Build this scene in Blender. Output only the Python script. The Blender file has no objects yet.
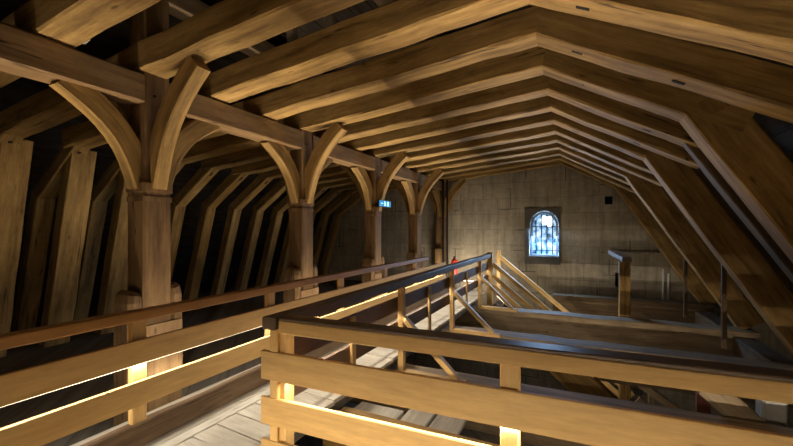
import bpy, bmesh, math, random
from mathutils import Vector, noise, Matrix
R = random.Random(7)
scene = bpy.context.scene
COL = scene.collection

# ------------------------------------------------------------------ materials
def new_mat(name):
    m = bpy.data.materials.new(name); m.use_nodes = True
    nt = m.node_tree; nt.nodes.clear()
    out = nt.nodes.new('ShaderNodeOutputMaterial'); b = nt.nodes.new('ShaderNodeBsdfPrincipled')
    nt.links.new(b.outputs[0], out.inputs[0])
    return m, nt, b

def ramp(nt, stops):
    r = nt.nodes.new('ShaderNodeValToRGB'); e = r.color_ramp.elements
    while len(e) < len(stops): e.new(.5)
    for el, (p, c) in zip(e, stops):
        el.position = p; el.color = (*c, 1) if len(c) == 3 else c
    return r

def nz(nt, vec, scale, detail=4, rough=.6):
    n = nt.nodes.new('ShaderNodeTexNoise'); n.inputs['Scale'].default_value = scale
    n.inputs['Detail'].default_value = detail; n.inputs['Roughness'].default_value = rough
    nt.links.new(vec, n.inputs['Vector']); return n

def mapping(nt, src, sc):
    m = nt.nodes.new('ShaderNodeMapping'); m.inputs['Scale'].default_value = sc
    nt.links.new(src, m.inputs['Vector']); return m.outputs[0]

def mixc(nt, mode, fac, a, b):
    m = nt.nodes.new('ShaderNodeMix'); m.data_type = 'RGBA'; m.blend_type = mode
    for k, v in ((0, fac), (6, a), (7, b)):
        if hasattr(v, 'links'): nt.links.new(v, m.inputs[k])
        elif k == 0: m.inputs[0].default_value = v
        else: m.inputs[k].default_value = (*v, 1)
    return m.outputs[2]

def wood(name, dark, mid, light, rough=.75, crack=.5, patch=.35, grain=1.0, bump=.25, spec=.25):
    m, nt, b = new_mat(name)
    tc = nt.nodes.new('ShaderNodeTexCoord'); uv = tc.outputs['UV']
    g1 = nz(nt, mapping(nt, uv, (.75, 8 * grain, 1)), 1.0, 7, .68)
    g2 = nz(nt, mapping(nt, uv, (3.5, 45 * grain, 1)), 1.0, 4, .7)
    big = nz(nt, mapping(nt, uv, (2.2, 4.5, 1)), 1.0, 6, .7)
    r1 = ramp(nt, [(.28, dark), (.5, mid), (.74, light)])
    nt.links.new(g1.outputs[0], r1.inputs[0])
    c = mixc(nt, 'MULTIPLY', .38, r1.outputs[0], ramp_out(nt, g2.outputs[0], [(.3, (.5,)*3), (.65, (1.12,)*3)]))
    c = mixc(nt, 'MULTIPLY', patch, c, ramp_out(nt, big.outputs[0], [(.3, (.38, .33, .28)), (.62, (1.12, 1.1, 1.06))]))
    cr = nz(nt, mapping(nt, uv, (.42, 7, 1)), 1.0, 3, .55)
    crk = ramp(nt, [(.486, (0,)*3), (.5, (1,)*3), (.514, (0,)*3)])
    nt.links.new(cr.outputs[0], crk.inputs[0])
    sel = ramp_out(nt, nz(nt, mapping(nt, uv, (.8, 3, 1)), 1.3, 2).outputs[0], [(.55, (0,)*3), (.62, (1,)*3)])
    cm = nt.nodes.new('ShaderNodeMath'); cm.operation = 'MULTIPLY'
    nt.links.new(crk.outputs[0], cm.inputs[0]); nt.links.new(sel, cm.inputs[1])
    cm2 = nt.nodes.new('ShaderNodeMath'); cm2.operation = 'MULTIPLY'; cm2.inputs[1].default_value = min(1, crack * 1.15)
    nt.links.new(cm.outputs[0], cm2.inputs[0])
    c = mixc(nt, 'MIX', cm2.outputs[0], c, tuple(.15 * v for v in dark))
    # knots
    vo = nt.nodes.new('ShaderNodeTexVoronoi'); vo.inputs['Scale'].default_value = 1.0
    nt.links.new(mapping(nt, uv, (1.6, 5, 1)), vo.inputs['Vector'])
    kn = ramp_out(nt, vo.outputs['Distance'], [(.03, (.75,)*3), (.085, (0,)*3)])
    c = mixc(nt, 'MIX', kn, c, tuple(.45 * v for v in dark))
    oi = nt.nodes.new('ShaderNodeObjectInfo')
    c = mixc(nt, 'MULTIPLY', .6, c, ramp_out(nt, oi.outputs['Random'], [(0, (.72, .7, .68)), (1, (1.15, 1.12, 1.08))]))
    nt.links.new(c, b.inputs['Base Color'])
    b.inputs['Roughness'].default_value = rough
    b.inputs['Specular IOR Level'].default_value = spec
    bp = nt.nodes.new('ShaderNodeBump'); bp.inputs['Strength'].default_value = bump; bp.inputs['Distance'].default_value = .02
    nt.links.new(g1.outputs[0], bp.inputs['Height']); nt.links.new(bp.outputs[0], b.inputs['Normal'])
    return m

def ramp_out(nt, src, stops):
    r = ramp(nt, stops); nt.links.new(src, r.inputs[0]); return r.outputs[0]

OAK = wood('old_oak', (.10, .054, .016), (.34, .205, .066), (.52, .335, .12), crack=.85, patch=.6, bump=.4)
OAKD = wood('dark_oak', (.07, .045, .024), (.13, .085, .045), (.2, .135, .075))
POST = wood('post_oak', (.10, .056, .024), (.22, .13, .056), (.32, .205, .095), crack=.85, patch=.5)
PINE = wood('new_pine', (.54, .32, .11), (.62, .39, .145), (.67, .44, .175), rough=.55, crack=.0, patch=.14, grain=.6, bump=.04)
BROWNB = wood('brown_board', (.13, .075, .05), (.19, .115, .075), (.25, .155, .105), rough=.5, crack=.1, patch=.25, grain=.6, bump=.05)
STAIN = wood('stained_handrail', (.34, .15, .035), (.43, .205, .05), (.5, .25, .07), rough=.38, crack=.15, patch=.25, bump=.06, spec=.5)
RAIL = wood('weathered_rail', (.11, .075, .05), (.17, .115, .08), (.24, .17, .12), rough=.42, crack=.25, patch=.3, bump=.1, spec=.5)
DECK = wood('bleached_deck', (.44, .39, .30), (.54, .49, .40), (.62, .57, .48), crack=.3, patch=.3, grain=.6, bump=.12)
CURB = wood('curb_oak', (.11, .065, .035), (.2, .13, .075), (.29, .2, .12))
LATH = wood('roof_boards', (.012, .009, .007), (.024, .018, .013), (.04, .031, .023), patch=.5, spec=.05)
TIE = wood('tie_oak', (.15, .105, .06), (.28, .205, .125), (.40, .31, .2), crack=.8, patch=.5)
GREY = wood('grey_timber', (.12, .10, .075), (.22, .19, .145), (.33, .29, .23), crack=.7)

def flat(name, col, rough=.6, metal=0, emit=None, es=1):
    m, nt, b = new_mat(name)
    tc = nt.nodes.new('ShaderNodeTexCoord')
    n = nz(nt, tc.outputs['Object'], 9, 4)
    c = mixc(nt, 'MULTIPLY', .5, col, ramp_out(nt, n.outputs[0], [(.3, (.6,)*3), (.7, (1.15,)*3)]))
    nt.links.new(c, b.inputs['Base Color'])
    b.inputs['Roughness'].default_value = rough; b.inputs['Metallic'].default_value = metal
    if emit:
        b.inputs['Emission Color'].default_value = (*emit, 1); b.inputs['Emission Strength'].default_value = es
    return m

IRON = flat('dark_iron', (.025, .02, .018), .6, .6)
HOLE = flat('hole_shade_and_pegs', (.012, .009, .006), .95)  # near-black for the shade inside holes; pegs share it
RED = flat('red_paint', (.55, .03, .02), .4)
REDB = flat('red_brown_paint', (.32, .11, .07), .8)
PALE = flat('pale_plaster', (.5, .48, .42), .9)
WHITEP = flat('white_pipe', (.55, .54, .5), .5)
BLUE = flat('blue_sheet', (.05, .12, .35), .6)
LED = flat('led_lens', (.9, .85, .75), .4, 0, (1.0, .86, .62), 6)
SIGN = flat('sign_blue', (.02, .2, .4), .4, 0, (.01, .20, .42), 1.0)
SIGNW = flat('sign_white', (.8, .9, .9), .4, 0, (.5, .9, 1), 1.3)

def stone(name, tint=(1, 1, 1), bw=.95, bh=.42):
    m, nt, b = new_mat(name)
    tc = nt.nodes.new('ShaderNodeTexCoord'); sep = nt.nodes.new('ShaderNodeSeparateXYZ')
    nt.links.new(tc.outputs['Object'], sep.inputs[0])
    cb = nt.nodes.new('ShaderNodeCombineXYZ')
    add = nt.nodes.new('ShaderNodeMath'); nt.links.new(sep.outputs[0], add.inputs[0]); nt.links.new(sep.outputs[1], add.inputs[1])
    nt.links.new(add.outputs[0], cb.inputs[0]); nt.links.new(sep.outputs[2], cb.inputs[1])
    wob = nz(nt, cb.outputs[0], 2.2, 3)
    vm = nt.nodes.new('ShaderNodeMix'); vm.data_type = 'VECTOR'; vm.inputs[0].default_value = .035
    nt.links.new(cb.outputs[0], vm.inputs[4]); nt.links.new(wob.outputs['Color'], vm.inputs[5])
    br = nt.nodes.new('ShaderNodeTexBrick'); nt.links.new(vm.outputs[1], br.inputs['Vector'])
    br.inputs['Scale'].default_value = 1; br.inputs['Brick Width'].default_value = bw; br.inputs['Row Height'].default_value = bh
    br.inputs['Mortar Size'].default_value = .008; br.inputs['Mortar Smooth'].default_value = .4
    br.offset = .43; br.squash = .8; br.squash_frequency = 3
    t = lambda c: tuple(a * q for a, q in zip(c, tint))
    br.inputs['Color1'].default_value = (*t((.40, .35, .275)), 1); br.inputs['Color2'].default_value = (*t((.325, .285, .225)), 1)
    br.inputs['Mortar'].default_value = (*t((.26, .225, .175)), 1)
    st = nz(nt, mapping(nt, cb.outputs[0], (5, .45, 1)), 1.6, 5)
    c = mixc(nt, 'MULTIPLY', .6, br.outputs[0], ramp_out(nt, st.outputs[0], [(.3, (.5, .47, .43)), (.65, (1.12, 1.1, 1.06))]))
    b2 = nt.nodes.new('ShaderNodeTexBrick'); nt.links.new(vm.outputs[1], b2.inputs['Vector'])
    b2.inputs['Scale'].default_value = 1; b2.inputs['Brick Width'].default_value = bw * .72; b2.inputs['Row Height'].default_value = bh * 1.31
    b2.inputs['Mortar Size'].default_value = .011; b2.offset = .31; b2.squash = 1.4; b2.squash_frequency = 2
    jm = nt.nodes.new('ShaderNodeMath'); jm.operation = 'MULTIPLY'
    nt.links.new(b2.outputs['Fac'], jm.inputs[0]); nt.links.new(ramp_out(nt, nz(nt, cb.outputs[0], .9, 2).outputs[0], [(.54, (0,)*3), (.6, (.8,)*3)]), jm.inputs[1])
    c = mixc(nt, 'MIX', jm.outputs[0], c, (.05, .04, .03))
    fi = nz(nt, cb.outputs[0], 7, 6, .7)
    c = mixc(nt, 'MULTIPLY', .5, c, ramp_out(nt, fi.outputs[0], [(.3, (.6, .58, .55)), (.65, (1.15, 1.13, 1.1))]))
    lg = nz(nt, cb.outputs[0], .8, 3)
    c = mixc(nt, 'MULTIPLY', .5, c, ramp_out(nt, lg.outputs[0], [(.35, (.6, .6, .62)), (.62, (1.1, 1.08, 1.0))]))
    nt.links.new(c, b.inputs['Base Color']); b.inputs['Roughness'].default_value = .95
    b.inputs['Specular IOR Level'].default_value = .1
    bp = nt.nodes.new('ShaderNodeBump'); bp.inputs['Strength'].default_value = .35; bp.inputs['Distance'].default_value = .03
    nt.links.new(fi.outputs[0], bp.inputs['Height']); nt.links.new(bp.outputs[0], b.inputs['Normal'])
    return m
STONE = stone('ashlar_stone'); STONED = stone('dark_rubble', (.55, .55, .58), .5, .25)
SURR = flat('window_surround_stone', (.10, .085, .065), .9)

def glass_mat():
    m, nt, b = new_mat('daylit_glass')
    tc = nt.nodes.new('ShaderNodeTexCoord')
    n = nz(nt, mapping(nt, tc.outputs['Object'], (1, 1, .8)), 6.5, 4)
    c = ramp_out(nt, n.outputs[0], [(.38, (.015, .05, .10)), (.5, (.16, .36, .62)), (.66, (.75, .92, 1))])
    nt.links.new(c, b.inputs['Emission Color']); b.inputs['Emission Strength'].default_value = 1.1
    nt.links.new(c, b.inputs['Base Color']); b.inputs['Roughness'].default_value = .2
    return m
GLASS = glass_mat()

# ------------------------------------------------------------------ mesh helpers
def new_bm():
    bm = bmesh.new(); bm.loops.layers.uv.new('UVMap'); return bm

def beam(bm, pts, w, h, up=(0, 0, 1), ch=.012, jit=.004, seg=.4, n0=None, n1=None, taper=None):
    """sweep a chamfered w x h section along pts; w across, h along up. n0/n1: end-plane normals (mitres)"""
    uvl = bm.loops.layers.uv.active
    P = [Vector(p) for p in pts]; up = Vector(up)
    if len(P) == 2:
        n = max(1, int((P[1] - P[0]).length / seg))
        P = [P[0].lerp(P[1], i / n) for i in range(n + 1)]
    ch = min(ch, .3 * min(w, h)); a, b = w / 2, h / 2
    so = R.random() * 50
    rings = []; dist = 0; prev = None; ds = []
    for i, p in enumerate(P):
        t = (P[min(i + 1, len(P) - 1)] - P[max(i - 1, 0)]).normalized()
        s = t.cross(up).normalized(); u = s.cross(t).normalized()
        if prev is not None: dist += (p - prev).length
        prev = p; ds.append(dist)
        f = 1 if taper is None else taper(i / (len(P) - 1))
        A, B = a * f, b * f
        sec = [(-A + ch, -B), (A - ch, -B), (A, -B + ch), (A, B - ch), (A - ch, B), (-A + ch, B), (-A, B - ch), (-A, -B + ch)]
        ring = []
        for j, (x, y) in enumerate(sec):
            if jit and not (i in (0, len(P) - 1) and (n0 or n1)):
                x += jit * noise.noise(Vector((dist * 1.9 + so, j // 2 * 3.1, so)))
                y += jit * noise.noise(Vector((dist * 1.9 + so, j // 2 * 5.3 + 9, so)))
            q = p + s * x + u * y
            nn = n0 if i == 0 else n1 if i == len(P) - 1 else None
            if nn is not None:
                nn = Vector(nn); q = q - t * ((q - p).dot(nn) / t.dot(nn))
            ring.append(bm.verts.new(q))
        rings.append(ring)
    per = [0]; sec = [(-a, -b), (a, -b), (a, -b), (a, b), (a, b), (-a, b), (-a, b), (-a, -b)]
    off = [0, w, w + .01, w + h, w + h + .01, 2 * w + h, 2 * w + h + .01, 2 * w + 2 * h, 2 * w + 2 * h + .01]
    for i in range(len(rings) - 1):
        for j in range(8):
            k = (j + 1) % 8
            f = bm.faces.new((rings[i][j], rings[i][k], rings[i + 1][k], rings[i + 1][j]))
            for l, (du, dv) in zip(f.loops, ((ds[i], off[j]), (ds[i], off[j + 1]), (ds[i + 1], off[j + 1]), (ds[i + 1], off[j]))):
                l[uvl].uv = (du + so, dv + so * .37)
    for ring, rev in ((rings[0], True), (rings[-1], False)):
        f = bm.faces.new(ring[::-1] if rev else ring)
        for l in f.loops:
            d = l.vert.co - ring[0].co
            l[uvl].uv = (so + d.length * .3, so + d.x + d.z)
    return bm

def box(bm, x0, x1, y0, y1, z0, z1, ch=.006, jit=0, axis=None):
    d = (x1 - x0, y1 - y0, z1 - z0); ax = axis if axis is not None else d.index(max(d))
    c = ((x0 + x1) / 2, (y0 + y1) / 2, (z0 + z1) / 2)
    if ax == 0: beam(bm, [(x0, c[1], c[2]), (x1, c[1], c[2])], d[1], d[2], (0, 0, 1), ch, jit)
    elif ax == 1: beam(bm, [(c[0], y0, c[2]), (c[0], y1, c[2])], d[0], d[2], (0, 0, 1), ch, jit)
    else: beam(bm, [(c[0], c[1], z0), (c[0], c[1], z1)], d[0], d[1], (0, 1, 0), ch, jit)
    return bm

def quad(bm, a, b, c, d, su=1):
    uvl = bm.loops.layers.uv.active
    vs = [bm.verts.new(p) for p in (a, b, c, d)]
    f = bm.faces.new(vs); A, B, D = Vector(a), Vector(b), Vector(d)
    for l, uv in zip(f.loops, ((0, 0), ((B - A).length, 0), ((B - A).length, (D - A).length), (0, (D - A).length))): l[uvl].uv = uv

def cyl(bm, p0, p1, r, n=12, r1=None):
    p0, p1 = Vector(p0), Vector(p1); t = (p1 - p0).normalized()
    s = t.orthogonal().normalized(); u = t.cross(s); r1 = r if r1 is None else r1
    A = [bm.verts.new(p0 + (s * math.cos(a) + u * math.sin(a)) * r) for a in [2 * math.pi * i / n for i in range(n)]]
    B = [bm.verts.new(p1 + (s * math.cos(a) + u * math.sin(a)) * r1) for a in [2 * math.pi * i / n for i in range(n)]]
    for i in range(n): bm.faces.new((A[i], A[(i + 1) % n], B[(i + 1) % n], B[i]))
    bm.faces.new(A[::-1]); bm.faces.new(B)

def obj(name, bm, mat, parent=None, loc=None):
    bmesh.ops.recalc_face_normals(bm, faces=bm.faces[:])
    me = bpy.data.meshes.new(name); bm.to_mesh(me); bm.free(); me.materials.append(mat)
    o = bpy.data.objects.new(name, me); COL.objects.link(o)
    if parent:
        o.parent = parent
        o.matrix_parent_inverse = Matrix.Translation(parent.location).inverted()
    return o

def thing(name, label, cat, loc=(0, 0, 0), group=None):
    e = bpy.data.objects.new(name, None); COL.objects.link(e); e.location = loc
    e.empty_display_size = .1
    e['label'] = label; e['category'] = cat
    if group: e['group'] = group
    return e
def tag(o, label, cat, group=None):
    o['label'] = label; o['category'] = cat
    if group: o['group'] = group
    return o
def struct(name, bm, mat):
    o = obj(name, bm, mat); o['kind'] = 'structure'; return o

# ------------------------------------------------------------------ frame of reference: eye at z = 0, deck at z = -1.55
DZ = -1.55; PIT = -4.6; YW = 10.8; YB = -2.6
ORD = ['first', 'second', 'third', 'fourth', 'fifth']

# ---- far wall with window opening and putlog holes
WX0, WX1, WZ0, ZSP = -1.115, -.375, -.736, .10
WXC = (WX0 + WX1) / 2; WR = (WX1 - WX0) / 2
def arch(x0, x1, z0, zs, n=14):
    c = (x0 + x1) / 2; r = (x1 - x0) / 2
    return [(x0, z0), (x1, z0)] + [(c + r * math.cos(math.pi * i / n), zs + r * 1.08 * math.sin(math.pi * i / n)) for i in range(n + 1)]
def plate_holes(bm, outer, holes, y, depth):
    """upright plate in the XZ plane at y with openings, each with reveals going back by depth"""
    edges = []
    for loop in [outer] + holes:
        vs = [bm.verts.new((x, y, z)) for x, z in loop]
        for i in range(len(vs)): edges.append(bm.edges.new((vs[i], vs[(i + 1) % len(vs)])))
        if loop is not outer:
            bk = [bm.verts.new((x, y + depth, z)) for x, z in loop]
            for i in range(len(vs)):
                k = (i + 1) % len(vs); bm.faces.new((vs[i], vs[k], bk[k], bk[i]))
    bmesh.ops.triangle_fill(bm, use_beauty=True, use_dissolve=False, edges=edges)
bm = new_bm()
rect = lambda x0, x1, z0, z1: [(x0, z0), (x1, z0), (x1, z1), (x0, z1)]
plate_holes(bm, rect(-10, 5, PIT, 4.2), [arch(WX0 - .02, WX1 + .02, WZ0 - .02, ZSP), rect(.69, .865, .62, .83), rect(.915, .995, -1.46, -1.09)], YW, .3)
struct('wall_back', bm, STONE)
bm = new_bm(); quad(bm, (.6, YW + .29, .5), (1.1, YW + .29, .5), (1.1, YW + .29, .9), (.6, YW + .29, .9))
quad(bm, (.85, YW + .29, -1.6), (1.05, YW + .29, -1.6), (1.05, YW + .29, -1), (.85, YW + .29, -1))
struct('dark_backing', bm, HOLE)  # near-black sheet behind the putlog holes, their shade put into colour
# window
w = bpy.data.objects.new('window_1', None); COL.objects.link(w); w.location = (WXC, YW, WZ0); w['kind'] = 'structure'
bm = new_bm()
plate_holes(bm, rect(-1.23, -.335, -.945, .565), [arch(WX0, WX1, WZ0, ZSP)], YW - .03, .05)
for a, b in (((-1.23, -.945), (-.335, -.945)), ((-.335, -.945), (-.335, .565)), ((-.335, .565), (-1.23, .565)), ((-1.23, .565), (-1.23, -.945))):
    quad(bm, (a[0], YW - .03, a[1]), (b[0], YW - .03, b[1]), (b[0], YW + .01, b[1]), (a[0], YW + .01, a[1]))
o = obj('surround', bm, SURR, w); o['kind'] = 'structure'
bm = new_bm()
pts = arch(WX0 + .05, WX1 - .05, WZ0 + .03, ZSP); pts = [(x, YW + .14, z) for x, z in pts]
beam(bm, pts + [pts[0]], .06, .05, (0, 1, 0), .01, 0)
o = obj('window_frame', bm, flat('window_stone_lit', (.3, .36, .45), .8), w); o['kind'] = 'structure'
bm = new_bm()
for i in range(4): x = WX0 + .16 + i * .14; box(bm, x - .013, x + .013, YW + .15, YW + .172, WZ0, .42 if 0 < i < 3 else .26, .003)
for z in (-.58, .06): box(bm, WX0, WX1, YW + .148, YW + .17, z - .011, z + .011, .003)
o = obj('iron_bars', bm, IRON, w); o['kind'] = 'structure'
bm = new_bm(); vs = [bm.verts.new((x, YW + .24, z)) for x, z in arch(WX0, WX1, WZ0, ZSP)]; bm.faces.new(vs)
o = obj('pane', bm, GLASS, w); o['kind'] = 'structure'
bm = new_bm(); vs = [bm.verts.new((WXC + .06 + a * .17, YW + .232, .2 + b * .17)) for a, b in ((-1, .3), (-.5, 1), (.1, .8), (.6, .9), (1, 0), (.7, -.7), (.2, -.9), (-.1, -.5), (-.6, -.5))]; bm.faces.new(vs)
o = obj('bright_pane', bm, flat('sunlit_pane', (.9, .95, 1), .3, 0, (.9, .96, 1), 3), w); o['kind'] = 'structure'

# side and back walls of the attic (mostly lost in the dark), pit floor
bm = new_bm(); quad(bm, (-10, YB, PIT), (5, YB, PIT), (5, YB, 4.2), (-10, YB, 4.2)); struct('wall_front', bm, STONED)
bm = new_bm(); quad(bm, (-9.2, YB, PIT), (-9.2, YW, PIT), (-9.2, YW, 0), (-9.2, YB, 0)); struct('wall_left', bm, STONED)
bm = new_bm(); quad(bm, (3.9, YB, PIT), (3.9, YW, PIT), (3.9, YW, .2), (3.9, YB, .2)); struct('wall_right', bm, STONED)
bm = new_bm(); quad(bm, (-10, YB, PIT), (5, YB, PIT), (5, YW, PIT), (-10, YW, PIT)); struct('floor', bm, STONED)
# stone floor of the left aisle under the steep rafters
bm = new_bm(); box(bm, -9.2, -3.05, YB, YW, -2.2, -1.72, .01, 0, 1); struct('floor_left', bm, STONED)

# roof boarding (ceiling): above the trusses, and outside the steep rafters on both sides
bm = new_bm()
def boards(p0, p1, q0, q1, bw=.24):
    """boards from edge p0-p1 stepping towards q0-q1, with narrow gaps"""
    p0, p1, q0, q1 = map(Vector, (p0, p1, q0, q1)); L = (q0 - p0).length; n = int(L / bw)
    nor = (p1 - p0).cross(q0 - p0).normalized()
    for i in range(n):
        a = (i + .5) / n; c0 = p0.lerp(q0, a); c1 = p1.lerp(q1, a)
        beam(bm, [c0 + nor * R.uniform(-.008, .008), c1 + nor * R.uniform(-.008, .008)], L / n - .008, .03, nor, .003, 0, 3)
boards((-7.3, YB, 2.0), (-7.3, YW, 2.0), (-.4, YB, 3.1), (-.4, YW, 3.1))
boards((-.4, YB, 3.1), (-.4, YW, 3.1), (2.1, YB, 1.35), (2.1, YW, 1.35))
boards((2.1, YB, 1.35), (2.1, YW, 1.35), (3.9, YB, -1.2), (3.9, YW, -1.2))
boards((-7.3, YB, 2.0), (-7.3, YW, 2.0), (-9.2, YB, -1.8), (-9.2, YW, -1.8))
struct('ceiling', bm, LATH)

# ---- trusses
XK, ZK = -.3, 1.665; SL = .092; SR = -.56
zl = lambda x: ZK + SL * (x - XK)
zr = lambda x: ZK + SRk * (x - XK)
where = {-1: 'just in front of the nearest post', 0: 'landing on the nearest post', 1: 'first beyond the nearest post', 2: 'second beyond the nearest post',
         3: 'landing on the second post', 4: 'first beyond the second post', 5: 'second beyond the second post', 6: 'landing on the third post above the lit sign',
         7: 'first beyond the sign post', 8: 'second beyond the sign post', 9: 'landing on the fourth post', 10: 'first beyond the fourth post',
         11: 'second beyond the fourth post', 12: 'set right against the far stone wall'}
for k in range(-1, 13):
    SRk = {-1: -.49, 0: -.49, 1: -.50, 2: -.53, 3: -.55}.get(k, SR)
    yf = 2.0 + .705 * k; yc = yf + .125; main = k % 3 == 0
    wv = .25 if k < 4 else .235
    t = thing('roof_truss', f"{'braced' if main else 'plain'} oak roof truss {where[k]}", 'roof truss', (XK, yc, ZK), 'oak roof trusses')
    dl = Vector((1, 0, SL)).normalized(); dr = Vector((1, 0, SRk)).normalized()
    nl = Vector((-dl.z, 0, dl.x)); nr = Vector((-dr.z, 0, dr.x)); mit = (dl + dr).normalized()
    h = .25 + R.uniform(-.015, .02)
    # the mitre at the kink: both centre lines meet above (XK, ZK)
    bis = Vector((-mit.z, 0, mit.x)); bis = bis / bis.dot(nl) * (h / 2)
    c = Vector((XK, yc, ZK)) + bis
    pl = Vector((-6.35, yc, zl(-6.35))) + nl * h / 2
    xe = 1.75 if k < 3 and k else 1.27 if main else 1.36
    pr = Vector((xe, yc, zr(xe))) + nr * h / 2
    bm = beam(new_bm(), [pl, c], wv, h, (0, 0, 1), .014, .02, .25, None, mit); obj('collar_beam', bm, OAK, t)
    bm = beam(new_bm(), [c, pr], wv, h, (0, 0, 1), .014, .016, .25, mit, None); sb_ = obj('sloping_beam', bm, OAK, t)
    # mortise shown as a dark strip on the underside, slot shade in its colour
    for xm in ([.05] if k % 2 else [.02]) + ([.72] if k in (2, 4, 5) else []):
        p = Vector((xm, yc, zr(xm)))
        bm = beam(new_bm(), [p - dr * .045, p + dr * .045], .035, .006, (0, 0, 1), .001, 0); obj('mortise', bm, HOLE, sb_)
    # steep rafter on the right
    ds = Vector((1, 0, -1.55)).normalized(); ns = Vector((-ds.z, 0, ds.x))
    if ns.x < 0: ns = -ns
    a = Vector((1.02, yc, .86)); b = a + ds * ((a.z + 1.75) / -ds.z)
    top = a - ds * .35
    if main:
        q = Vector((.90, yc, .985)); db = Vector((1, 0, -1.63)).normalized(); nb = Vector((-db.z, 0, db.x))
        if nb.x < 0: nb = -nb
        e = q + db * ((q.z + 1.75) / -db.z)
        bm = beam(new_bm(), [q - db * .06 + nb * .18, e + nb * .18], .25, .36, nb, .014, .012, .4); obj('raking_brace', bm, OAK, t)
    else:
        so_ = .12 if k == 4 else .68
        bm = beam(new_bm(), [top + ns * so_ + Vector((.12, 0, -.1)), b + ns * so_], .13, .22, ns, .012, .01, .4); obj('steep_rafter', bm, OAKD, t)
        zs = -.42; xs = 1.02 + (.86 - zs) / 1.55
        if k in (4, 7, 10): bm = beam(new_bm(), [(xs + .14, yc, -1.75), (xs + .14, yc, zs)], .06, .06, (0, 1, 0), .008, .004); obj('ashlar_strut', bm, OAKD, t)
    # left side: brace, leg
    K = Vector((-6.1, yc, zl(-6.1))); L = Vector((-7.1, yc, .45)); Bt = Vector((-7.75, yc, -1.72))
    bd = (L - K).normalized(); ld = (Bt - L).normalized()
    nb = Vector((bd.z, 0, -bd.x)); nb = nb if nb.x < 0 else -nb
    nL = Vector((ld.z, 0, -ld.x)); nL = nL if nL.x < 0 else -nL
    m2 = (bd + ld).normalized()
    bs = Vector((m2.z, 0, -m2.x)); bs = bs if bs.x < 0 else -bs
    bs = bs / bs.dot(nb) * .1
    bm = beam(new_bm(), [K + nb * .1 - bd * .1, L + bs], .2, .2, nb, .01, .01, .3, None, m2); lb_ = obj('left_brace', bm, OAK, t)
    p = K + bd * .16; bm = beam(new_bm(), [p - bd * .05, p + bd * .05], .04, .008, nb, .001, 0); obj('mortise', bm, HOLE, lb_)  # dark strip in place of a cut mortise, shade by colour
    bm = beam(new_bm(), [L + bs, Bt + nL * .1], .22, .2, nL, .01, .01, .3, m2, None); obj('left_leg', bm, OAK, t)
    if k <= 2:
        bm = beam(new_bm(), [(-6.3, yc + .07, zl(-6.3) + .02), (-7.05, yc + .07, -1.72)], .30, .2, (-1, 0, -.2), .01, .01, .3); obj('inner_stud', bm, OAK, t)

# ---- upper roof timbers glimpsed in the gaps above the trusses
for i, (x, z, lab) in enumerate(((-3.52, 2.12, 'dark purlin running above the posts and trusses'), (-1.7, 2.25, 'dark purlin above the trusses over the walkway'))):
    bm = box(new_bm(), x - .1, x + .1, YB + .3, YW - .1, z, z + .2, .012, .01, 1)
    tag(obj('purlin', bm, OAKD), lab, 'beam')
gl = [(-2.55, 1.56), (-2.2, 1.6), (-1.95, 1.62)]
for i, (x, y, lab) in enumerate(((-2.45, 2.86, 'short pale stud between the trusses left of centre, over the walkway'), (-2.0, 2.86, 'short pale stud between the trusses right of its neighbour, over the walkway'), (-3.78, 1.75, 'short pale stud standing on the oak plate near the nearest post'))):
    bm = beam(new_bm(), [(x, y, zl(x) + .26), (x - .12, y + .04, zl(x) + .8)], .09, .07, (0, 1, 0), .006, .004)
    tag(obj('stud', bm, DECK), lab, 'beam')

# ---- longitudinal plate, posts
XF = -3.4
PY = [YB + .2] + [2.15 + 2.115 * i for i in range(4)] + [10.52]
seglab = ['stretch of dark oak plate from the left edge of the photo to the nearest post', 'stretch of oak plate between the nearest and second posts', 'stretch of oak plate between the second post and the sign post',
          'stretch of oak plate between the sign post and the fourth post', 'short stretch of oak plate between the fourth post and the far wall post']
for i in range(5):
    bm = beam(new_bm(), [(XF - .125, PY[i] + (.118 if i else 0), 1.235), (XF - .125, PY[i + 1] - .118, 1.235)], .25, .25, (0, 0, 1), .014, .012, .4)
    tag(obj('oak_plate', bm, POST), seglab[i], 'beam', 'oak plates over the posts')

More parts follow.
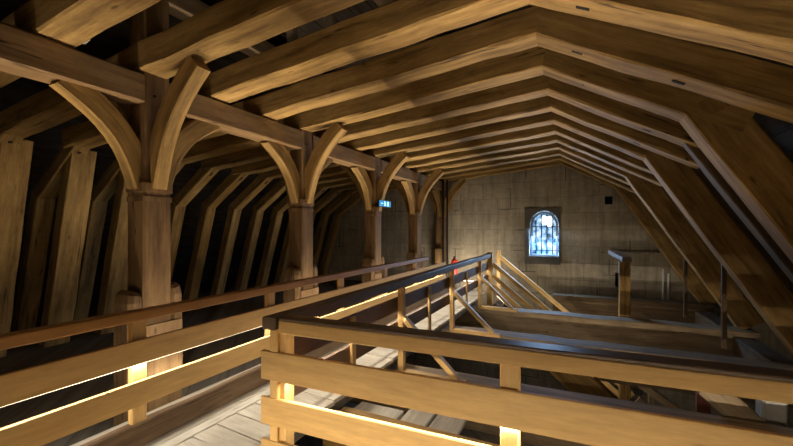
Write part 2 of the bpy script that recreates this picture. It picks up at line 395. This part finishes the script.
def curve(p0, p1, ax, bulge, n=9):
    """concave knee-brace centre line from p0 (low on the post) to p1 (far, high)"""
    out = []
    p0, p1 = Vector(p0), Vector(p1)
    for i in range(n):
        s = i / (n - 1); p = p0.lerp(p1, s)
        f = math.sin(math.pi * s) * bulge
        d = p1 - p0; hor = Vector((d.x, d.y, 0)).normalized()
        out.append(p - hor * f * .75 + Vector((0, 0, f * .5)))
    return out
plabel = ['nearest square oak post with flared braces, beside the left railing', 'second oak post from the camera, beside the left railing',
          'third oak post, the one carrying the lit blue sign', 'fourth oak post, standing between the sign post and the far wall',
          'fifth oak post, close against the far stone wall behind iron pipes']
for i in range(5):
    yc = 2.15 + 2.115 * i; xc = XF - .125
    if i == 4: yc = 10.52
    t = thing('oak_post', plabel[i], 'post', (xc, yc, -1.7), 'oak posts in a row')
    bm = new_bm()
    beam(bm, [(xc, yc, -1.72), (xc, yc, .34)], .25, .25, (0, 1, 0), .016, .008, .35)
    obj('shaft', bm, POST, t)
    bm = beam(new_bm(), [(xc, yc, .41), (xc, yc, 2.1)], .235, .225, (0, 1, 0), .012, .006, .35); us_ = obj('upper_shaft', bm, POST, t)
    bm = new_bm()
    beam(bm, [(xc, yc, .245), (xc, yc, .29)], .262, .262, (0, 1, 0), .012, 0); beam(bm, [(xc, yc, .33), (xc, yc, .41)], .275, .275, (0, 1, 0), .018, 0)
    obj('moulded_band', bm, POST, t)
    # boxed foot: four blocks hugging the shaft
    for dy, zt in ((-.185, -.55), (.185, -.52)):
        bm = beam(new_bm(), [(xc, yc + dy, -1.72), (xc, yc + dy, -1.1), (xc, yc + dy, zt - .09), (xc, yc + dy * .97, zt - .03), (xc, yc + dy * .9, zt)],
                  .26, .12, (0, 1, 0), .03, .012, taper=lambda q: 1 if q < .7 else (.94 if q < .9 else .72))
        obj('foot_block', bm, POST, t)
    bm = beam(new_bm(), [(xc + .135, yc + .02, -1.72), (xc + .135, yc + .02, -.85)], .02, .4, (0, 1, 0), .006, .004); obj('foot_board', bm, POST, t)
    # knee braces: along the plate both ways, across to the truss both ways
    L = [((0, -1), .66, 1.13), ((1, 0), .68, 1.37), ((-1, 0), .68, 1.3), ((0, 1), .66, 1.13)]
    for (dx, dy), reach, zt in L:
        if i == 4 and dy > 0: continue
        p0 = (xc + dx * .07, yc + dy * .07, .38); p1 = (xc + dx * (reach + .0), yc + dy * reach, zt + .03)
        bm = beam(new_bm(), curve(p0, p1, 0, .13), .13, .19, (dx, dy, -1.2), .012, .006); obj('curved_brace', bm, OAK, t)
    for (z, dy) in ((.62, -.02), (1.0, .03), (1.19, -.03), (.5, .04)):
        bm = new_bm(); cyl(bm, (XF - .02, yc + dy, z), (XF + .006, yc + dy, z), .011, 8); obj('peg', bm, HOLE, us_)
    bm = new_bm(); cyl(bm, (xc - .04, yc - .12, 1.0), (xc - .04, yc - .14, 1.0), .011, 8); obj('peg', bm, HOLE, us_)

# ---- tie beams across the lower level
for (yc, lab, x0) in ((4.2, 'nearest oak tie beam, crossing low behind the front railing', -9), (6.3, 'middle oak tie beam, its grey top just above the front handrail', -9),
                  (8.32, 'far oak tie beam with bluish light along its top, left of the rafters', -9)):
    bm = beam(new_bm(), [(-3.7, yc, -1.945), (2.75, yc, -1.945)], .38, .47, (0, 0, 1), .02, .02, .4)
    tag(obj('tie_beam', bm, TIE), lab, 'beam', 'tie beams below the walkway')
bm = beam(new_bm(), [(-.5, YW - .32, -1.9), (2.75, YW - .32, -1.9)], .3, .48, (0, 0, 1), .02, .02, .4)
tag(obj('wall_beam', bm, OAKD), 'dark timber lying along the foot of the far wall below the window', 'beam')
bm = beam(new_bm(), [(2.55, YB + .2, -1.95), (2.55, YW - .5, -1.95)], .3, .3, (0, 0, 1), .02, .01, .5)
tag(obj('wall_plate', bm, OAKD), 'dark wall plate under the feet of the right hand rafters', 'beam')

# ---- walkway decks
bm = new_bm()
y = -2.2
while y < 9.15:                                   # walkway planks, slightly skewed across
    wd = .205 + R.uniform(-.012, .012); z = DZ - .0175 + R.uniform(-.003, .003)
    x1 = -1.96 if y > 1.7 else 2.7
    beam(bm, [(-2.572, y + wd / 2 + .02, z), (x1, y + wd / 2 - .03 * (1 if y > 1.7 else 3), z)], wd - .012, .035, (0, 0, 1), .004, .002, .8)
    y += wd
for x in (-2.73, -2.625): beam(bm, [(x, -2.2, DZ - .01), (x, 9.15, DZ - .01)], .098, .04, (0, 0, 1), .004, .002, .8)
struct('floor_deck', bm, DECK)
bm = new_bm()
for x in (-2.85, -2.1): beam(bm, [(x, -2.2, -1.665), (x, 9.15, -1.665)], .1, .15, (0, 0, 1), .008, .004, .8)
struct('trim_2', bm, GREY)
bm = new_bm()
pts = [(-2.835 + .012 * noise.noise(Vector((q * .9, 0, 3))), q, -1.49 + .014 * noise.noise(Vector((q * 1.7, 5, 0)))) for q in [-2.2 + .22 * i for i in range(52)]]
beam(bm, pts, .11, .21, (0, 0, 1), .02, .01)
tag(obj('kerb_timber', bm, CURB), 'rough brown timber kerb along the left edge of the walkway', 'kerb')
bm = new_bm()
for x in (-3.02, -3.2): beam(bm, [(x, -2.2, -1.575), (x, 9.6, -1.575)], .17, .03, (0, 0, 1), .004, .003, .8)
tag(obj('ledge_board', bm, DECK), 'pale boards laid beyond the kerb, at the feet of the oak posts', 'board')
bm = new_bm(); beam(bm, [(-1.9, 2.75, -1.72), (-.35, 2.72, -1.72)], .34, .2, (0, 0, 1), .012, .01)
tag(obj('floor_beam', bm, OAK), 'pale beam end lying low behind the front railing boards', 'beam')
for i, (x0, x1, y0, y1, lab) in enumerate(((-1.95, -1.48, 3.0, 3.3, 'grey plank on the lower level seen between the front boards, leftmost'), (-1.45, -1.2, 3.0, 3.6, 'grey plank on the lower level seen between the front boards, middle'), (-1.17, -.9, 2.95, 3.55, 'grey plank on the lower level seen between the front boards, rightmost'))):
    bm = box(new_bm(), x0, x1, y0, y1, -1.79, -1.75, .006, .004, 1)
    tag(obj('loose_plank', bm, DECK), lab, 'plank', 'planks on the lower level')

# ---- railings
def rail_boards(root, p0, p1, zs, th, mat, inner):
    for z0, z1 in zs:
        c = (z0 + z1) / 2
        bm = beam(new_bm(), [(p0[0] + inner[0], p0[1] + inner[1], c), (p1[0] + inner[0], p1[1] + inner[1], c)], th, z1 - z0, (0, 0, 1), .004, .002, .5)
        obj('board', bm, mat, root)
def led_or_fill(root, p0, p1, d, W, col=(1, .88, .70), w=.018, mesh=True, spread=180):
    """LED tape on the rails, also added fill strips; optional lens plus area light; d = direction it shines"""
    p0, p1, d = Vector(p0), Vector(p1), Vector(d).normalized()
    if mesh:
        bm = beam(new_bm(), [p0 - d * .006, p1 - d * .006], w, .008, d, .001, 0, 5); obj('led_or_fill_strip', bm, LED, root)
    L = bpy.data.lights.new('led_or_fill_light', 'AREA'); L.shape = 'RECTANGLE'; t = (p1 - p0)
    L.size = t.length; L.size_y = w; L.energy = W; L.color = col; L.spread = math.radians(spread)
    o = bpy.data.objects.new('led_or_fill_light', L); COL.objects.link(o)
    zax = -d; xax = t.normalized(); yax = zax.cross(xax)
    M = Matrix((xax, yax, zax)).transposed().to_4x4(); M.translation = (p0 + p1) / 2 + d * .004
    o.matrix_world = M
    return o
POW = 1.0; SPR = 50
# left railing
t = thing('left_railing', 'long wooden railing on the left of the walkway, before the oak posts', 'railing', (-2.8, 1, DZ))
bm = beam(new_bm(), [(-2.82, -2.2, -.615), (-2.82, 7.45, -.615)], .09, .075, (0, 0, 1), .008, .003, .5); obj('handrail', bm, STAIN, t)
rail_boards(t, (-2.8, -2.2), (-2.8, 8.6), ((-.955, -.785), (-1.25, -1.075)), .03, PINE, (.012, 0))
y = -.95
while y < 8.7:
    bm = beam(new_bm(), [(-2.845, y + .0, -1.6), (-2.845, y, -.65 if y < 7.5 else -.78)], .055, .1, (0, 1, 0), .005, 0); obj('post', bm, PINE, t); y += 1.3
led_or_fill(t, (-2.79, -2.0, -.962), (-2.79, 8.4, -.962), (.25, 0, -1), 44 * POW, col=(1, .95, .86))
led_or_fill(t, (-2.815, -2.0, -.962), (-2.815, 8.4, -.962), (-1, 0, -.8), 30 * POW, col=(1, .92, .78), mesh=False)
led_or_fill(t, (-3.15, -2.0, -1.54), (-3.15, 8.4, -1.54), (-.1, 0, 1), 50 * POW, spread=SPR, mesh=False)  # added upward fill low on the ledge, brightening beam undersides
led_or_fill(t, (-3.07, -2.0, -1.47), (-3.07, 8.4, -1.47), (-1.6, 0, 1), 22 * POW, spread=SPR, mesh=False)  # second unseen fill, aimed left to lift the legs
# centre railing
t = thing('centre_railing', 'railing between the walkway and the open drop, with raking struts on its outer side', 'railing', (-1.86, 2, DZ))
bm = beam(new_bm(), [(-1.87, 1.93, -.64), (-1.87, 9.22, -.64)], .12, .085, (0, 0, 1), .008, .003, .5); obj('handrail', bm, RAIL, t)
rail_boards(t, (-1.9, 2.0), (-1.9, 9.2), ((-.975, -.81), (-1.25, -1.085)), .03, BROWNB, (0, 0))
for y in (1.99, 4.05, 6.08, 8.12):
    bm = beam(new_bm(), [(-1.85, y, -1.70), (-1.85, y, -.68)], .07, .075, (0, 1, 0), .005, 0); obj('post', bm, PINE, t)
    if y > 3:
        s = beam(new_bm(), [(-1.87, y, -1.685), (-1.06, y - .02, -1.685)], .09, .055, (0, 0, 1), .005, 0); s = obj('outrigger', s, PINE, t)
        bm = beam(new_bm(), [(-1.84, y, -1.03), (-1.17, y - .01, -1.66)], .06, .075, (0, 1, 0), .005, 0); obj('raking_strut', bm, PINE, t)
for y in (3.0, 5.05, 7.1):
    bm = beam(new_bm(), [(-1.87, y, -1.5), (-1.87, y, -.82)], .03, .07, (0, 1, 0), .004, 0); obj('batten', bm, PINE, t)
led_or_fill(t, (-1.905, 2.1, -.972), (-1.905, 9.1, -.972), (-.4, 0, -1), 34 * POW, col=(1, .92, .78))
led_or_fill(t, (-1.97, 2.1, -1.2), (-1.97, 9.1, -1.2), (-.22, 0, 1), 32 * POW, spread=62)  # added uplight inside the boards for the beam undersides
led_or_fill(t, (-1.80, 2.1, -1.07), (-1.80, 9.1, -1.07), (.45, 0, 1), 30 * POW, spread=SPR, w=.012, mesh=False)  # fill added outside the rail, tilted toward the right-hand beams
led_or_fill(t, (-1.80, 2.1, -1.07), (-1.80, 9.1, -1.07), (1.4, 0, 1), 11 * POW, spread=SPR, mesh=False, w=.012)  # further added fill, tilted lower toward the raking braces
led_or_fill(t, (-3.3, 9.62, -1.47), (-2.95, 9.62, -1.47), (-.45, 1, .4), 14 * POW, spread=150, mesh=False)  # added strip brightening the far wall left of the walkway
led_or_fill(t, (-2.75, 9.32, -1.3), (-1.95, 9.32, -1.3), (0, 1, .35), 16 * POW, spread=140)  # extra strip added to throw light onto the far wall
led_or_fill(t, (-1.7, 9.3, -1.62), (-.4, 9.3, -1.62 - 1.17), (0, .5, 1), 8 * POW, spread=160)  # fill strip added along the stair to brighten its rails
bm = beam(new_bm(), [(-1.85, 9.2, -2.3), (-1.85, 9.2, -.56)], .13, .13, (0, 1, 0), .008, 0); obj('end_post', bm, PINE, t)
# front railing
t = thing('front_railing', 'railing of broad orange boards crossing the foreground from the corner to the right', 'railing', (-1.9, 2, DZ))
f = lambda x: 1.955 + .035 * (x + 1.93)
E0, E1 = -1.86, 2.6
bm = beam(new_bm(), [(E0, f(E0) + .015, -.665), (E1, f(E1) + .015, -.665)], .03, .085, (0, 0, 1), .004, .002, .5); obj('board', bm, PINE, t)
bm = beam(new_bm(), [(E0 + .055, f(E0) + .055, -.611), (E1, f(E1) + .055, -.611)], .11, .022, (0, 0, 1), .006, .003, .5); obj('handrail', bm, RAIL, t)
rail_boards(t, (-1.95, f(-1.95)), (E1, f(E1)), ((-1.03, -.835), (-1.335, -1.15), (-1.56, -1.44)), .03, PINE, (0, 0))
for x in (-1.82, -.31, 1.25):
    bm = beam(new_bm(), [(x, f(x) + .07, -1.72), (x, f(x) + .07, -.68)], .095, .095, (0, 1, 0), .006, 0); obj('post', bm, PINE, t)
led_or_fill(t, (-1.75, f(-1.75) + .02, -1.037), (2.4, f(2.4) + .02, -1.037), (0, .25, -1), 30 * POW)
led_or_fill(t, (-1.75, f(-1.75) + .03, -1.14), (2.4, f(2.4) + .03, -1.14), (0.1, .1, 1), 12 * POW, spread=SPR, mesh=False)  # upward fill added behind the front boards
# railing behind the camera, whose LED tape lights the near boards
t = thing('rear_railing', 'railing of broad boards on the platform behind the viewpoint', 'railing', (0, -2.2, DZ))
bm = beam(new_bm(), [(-2.7, -2.25, -.64), (2.6, -2.25, -.64)], .08, .08, (0, 0, 1), .006, .003, .5); obj('handrail', bm, RAIL, t)
rail_boards(t, (-2.7, -2.22), (2.6, -2.22), ((-1.03, -.835), (-1.335, -1.15)), .03, PINE, (0, 0))
for x in (-2.6, -1, .6, 2.2):
    bm = beam(new_bm(), [(x, -2.29, -1.72), (x, -2.29, -.68)], .095, .095, (0, 1, 0), .006, 0); obj('post', bm, PINE, t)
led_or_fill(t, (-2.5, -2.2, -1.1), (2.4, -2.2, -1.1), (0, 1, -.36), 100 * POW, spread=56)

# ---- stair going down to the right beyond the centre railing
t = thing('stair', 'pine stair descending to the right beside the far end of the walkway', 'stair', (-1.8, 9.5, -1.55))
sl = -.82
S = lambda x, z, y: (x, y, z)
for yy, rails in ((9.22, ((-.84, .09, .10), (-1.13, .10, .035), (-1.36, .10, .035))), (10.0, ((-.70, .09, .10), (-1.05, .10, .035)))):
    for z0, hh, th in rails:
        bm = beam(new_bm(), [(-1.78, yy, z0), (1.1, yy, z0 + sl * 2.88)], th, hh, (0, 0, 1), .006, .002, .6)
        obj('handrail' if th > .05 else 'rail_board', bm, PINE, t)
    bm = beam(new_bm(), [(-1.8, yy, -1.86), (1.2, yy, -1.86 + sl * 3.0)], .06, .22, (0, 0, 1), .006, .002, .6); obj('string', bm, OAKD, t)
for i in range(13):
    x = -1.68 + i * .225; z = -1.80 - (i + .3) * .1845
    bm = beam(new_bm(), [(x, 9.25, z), (x, 9.97, z)], .24, .035, (0, 0, 1), .004, 0); obj('tread', bm, OAKD, t)
bm = beam(new_bm(), [(-1.78, 10.0, -1.9), (-1.78, 10.0, -.56)], .09, .09, (0, 1, 0), .006, 0); obj('newel', bm, PINE, t)
bm = beam(new_bm(), [(.9, 8.72, PIT), (.9, 8.72, -.66)], .19, .16, (0, 1, 0), .01, .004)
nw = tag(obj('newel_post', bm, OAK), 'square timber post standing alone behind the far tie beam', 'post')
bm = beam(new_bm(), [(.93, 8.60, -.60), (.78, 9.9, -.53)], .17, .10, (0, 0, 1), .012, .002)
tag(obj('stub_handrail', bm, RAIL), 'short dark handrail resting on the lone timber post', 'handrail')
# second flight of rails below
t = thing('lower_stair_railing', 'sloping slatted stair railing low in the gap under the front handrail', 'railing', (1.0, 7.4, -3))
for j, dz in enumerate((0, -.3, -.6)):
    bm = beam(new_bm(), [(.95, 7.4, -2.55 + dz), (3.0, 7.4, -3.95 + dz)], .05, .12, (0, 0, 1), .005, .002, .6); obj('slat', bm, TIE, t)
for x in (1.15, 1.7, 2.25):
    bm = beam(new_bm(), [(x, 7.45, PIT), (x, 7.45, -2.6 - .68 * (x - .95))], .08, .08, (0, 1, 0), .005, 0); obj('post', bm, TIE, t)

# ---- raking timbers and odds and ends low on the right
bm = beam(new_bm(), [(-.22, 5.6, -1.78), (1.7, 5.6, -3.55)], .2, .36, (0, 0, 1), .015, .01)
tag(obj('diagonal_timber', bm, OAK), 'pale diagonal timber slanting down under the middle tie beam', 'beam')
bm = beam(new_bm(), [(1.15, 4.58, -1.5), (2.6, 4.58, -2.9)], .16, .22, (0, 0, 1), .012, .01)
tag(obj('diagonal_timber', bm, TIE), 'dark diagonal timber low at the right edge behind the front boards', 'beam')
bm = box(new_bm(), 1.25, 1.38, 5.3, 5.36, -2.7, -1.75, .006)
tag(obj('painted_board', bm, REDB), 'narrow red-brown painted board standing low behind the front handrail', 'board')
bm = box(new_bm(), 1.62, 1.8, 4.72, 4.9, -2.8, -1.45, .02, .01)
tag(obj('pale_block', bm, PALE), 'pale plastered pier low at the right behind the diagonal timber', 'pier')
bm = box(new_bm(), 2.3, 2.42, 9.3, 9.42, -2.6, -2.28, .008)  # block added where lit wall shows through, brightness in its colour
tag(obj('lit_wall_block', bm, PALE), 'small whitish block for lit wall in the gap beneath the far tie beam', 'block')
bm = box(new_bm(), .95, 1.6, 9.62, 9.68, -2.75, -2.3, .006, 0, 0)  # panel added for the lit lower wall behind, painted pale
tag(obj('lit_wall_panel', bm, PALE), 'pale grey panel for lit wall seen beneath the far tie beam', 'panel')
# ---- fittings on the far wall
for x, lab in ((1.9, 'pale upright pipe at the right of the far wall, the left of two'), (2.0, 'pale upright pipe at the right of the far wall, the right of two')):
    bm = new_bm(); cyl(bm, (x, YW - .05, -1.7), (x, YW - .05, -.95 - (.1 if x > 1.95 else 0)), .02, 10)
    tag(obj('white_pipe', bm, WHITEP), lab, 'pipe', 'pale pipes on the far wall')
bm = box(new_bm(), .8, 2.0, YW - .08, YW + .02, -.62, -.555, .01, .004)
tag(obj('stone_ledge', bm, STONE), 'thin ledge across the far wall right of the lone post', 'ledge')
for x, lab in ((-3.37, 'dark iron pipe rising beside the last post, the left of two'), (-3.25, 'dark iron pipe rising beside the last post, the right of two')):
    bm = new_bm(); cyl(bm, (x + .02, 10.15, -1.72), (x + .02, 10.15, 1.38), .026, 10)
    tag(obj('iron_pipe', bm, IRON), lab, 'pipe', 'iron pipes by the last post')
t = thing('fire_extinguisher', 'red fire extinguisher standing at the far end of the walkway', 'fire extinguisher', (-2.9, 9.74, -1.2))
bm = new_bm(); cyl(bm, (-2.9, 9.74, -1.28), (-2.9, 9.74, -.84), .085, 18); cyl(bm, (-2.9, 9.74, -.84), (-2.9, 9.74, -.78), .085, 18, .03); obj('cylinder', bm, RED, t)
bm = new_bm(); cyl(bm, (-2.9, 9.74, -.78), (-2.9, 9.74, -.74), .02, 10); box(bm, -2.91, -2.89, 9.66, 9.78, -.745, -.73, .002); obj('valve', bm, IRON, t)
bm = box(new_bm(), -3.03, -2.77, 9.63, 9.85, -1.72, -1.285, .006, .002, 2); tag(obj('timber_stand', bm, GREY), 'low timber stand under the red fire extinguisher', 'stand')
# lit sign on the third post
t = thing('lit_sign', 'small glowing blue sign with a white figure on the third post', 'sign', (-3.17, 6.2, .47))
bm = box(new_bm(), -3.185, -3.155, 5.93, 6.41, .40, .53, .006, 0, 1); obj('housing', bm, IRON, t)
bm = box(new_bm(), -3.42, -3.18, 6.272, 6.30, .43, .50, .004, 0, 0); obj('bracket', bm, IRON, t)
bm = box(new_bm(), -3.157, -3.149, 5.945, 6.395, .412, .518, .002, 0, 1); face = obj('lit_face', bm, SIGN, t)
bm = new_bm()
X = -3.147
def bar(y0, z0, y1, z1, w): beam(bm, [(X, y0, z0), (X, y1, z1)], .004, w, (0, -(z1 - z0), y1 - y0), .0005, 0)
cyl(bm, (X - .002, 6.15, .502), (X + .002, 6.15, .502), .012, 10)
bar(6.15, .488, 6.16, .458, .018); bar(6.16, .462, 6.13, .424, .010); bar(6.16, .462, 6.195, .428, .010); bar(6.15, .482, 6.11, .468, .008); bar(6.155, .482, 6.2, .474, .008)
bar(6.275, .422, 6.275, .508, .05); bar(6.0, .466, 6.07, .466, .012)
obj('pictogram', bm, SIGNW, face)
# blue sheeting glimpsed up in the roof
bm = beam(new_bm(), [(-.95, 2.5, 2.35), (-.2, 2.55, 2.45)], .02, .5, (0, .3, 1), .002, .01)
tag(obj('blue_sheet', bm, BLUE), 'strip of blue sheeting glimpsed between the first beams overhead', 'sheet')

# lamps added unseen behind the tie beams to brighten the lower level
for i, (loc, e, lab) in enumerate((((.45, 8.62, -2.35), 22, 'small added fill lamp behind the far tie beam'), ((.1, 6.62, -2.35), 14, 'small added fill lamp behind the middle tie beam'))):
    t = thing('fill_lamp', lab, 'lamp', loc)
    bm = new_bm(); cyl(bm, (loc[0], loc[1] - .13, loc[2]), (loc[0], loc[1] - .08, loc[2]), .07, 16); obj('housing', bm, IRON, t)
    bm = new_bm(); cyl(bm, (loc[0], loc[1] - .08, loc[2]), (loc[0], loc[1] - .04, loc[2]), .055, 16, .03); obj('lens', bm, LED, t)
    L = bpy.data.lights.new('fill_light', 'POINT'); L.energy = e; L.color = (1, .88, .7); L.shadow_soft_size = .05
    o = bpy.data.objects.new('fill_light', L); COL.objects.link(o); o.location = (loc[0], loc[1] + .04, loc[2])

# ------------------------------------------------------------------ daylight through the window, faint ambient
L = bpy.data.lights.new('window_daylight', 'AREA'); L.shape = 'RECTANGLE'; L.size = .68; L.size_y = 1.0; L.energy = 170; L.color = (.38, .62, 1)
o = bpy.data.objects.new('window_daylight', L); COL.objects.link(o); o.location = (WXC, YW + .12, -.2); o.rotation_euler = (math.radians(-58), 0, 0)
wd = bpy.data.worlds.new('World'); scene.world = wd; wd.use_nodes = True
wd.node_tree.nodes['Background'].inputs[0].default_value = (.5, .6, .8, 1); wd.node_tree.nodes['Background'].inputs[1].default_value = .02

# ------------------------------------------------------------------ camera
cd = bpy.data.cameras.new('Camera'); cam = bpy.data.objects.new('Camera', cd); COL.objects.link(cam)
cd.sensor_width = 36; cd.lens = 36 * 376 / 793; cd.shift_y = 6 / 793; cd.clip_start = .02
cam.location = (0, 0, 0); cam.rotation_euler = (math.radians(90), 0, math.atan(178 / 376))
scene.camera = cam
scene.view_settings.view_transform = 'Standard'; scene.view_settings.look = 'None'
scene.view_settings.gamma = 1; scene.view_settings.use_curve_mapping = False
scene.view_settings.exposure = 0
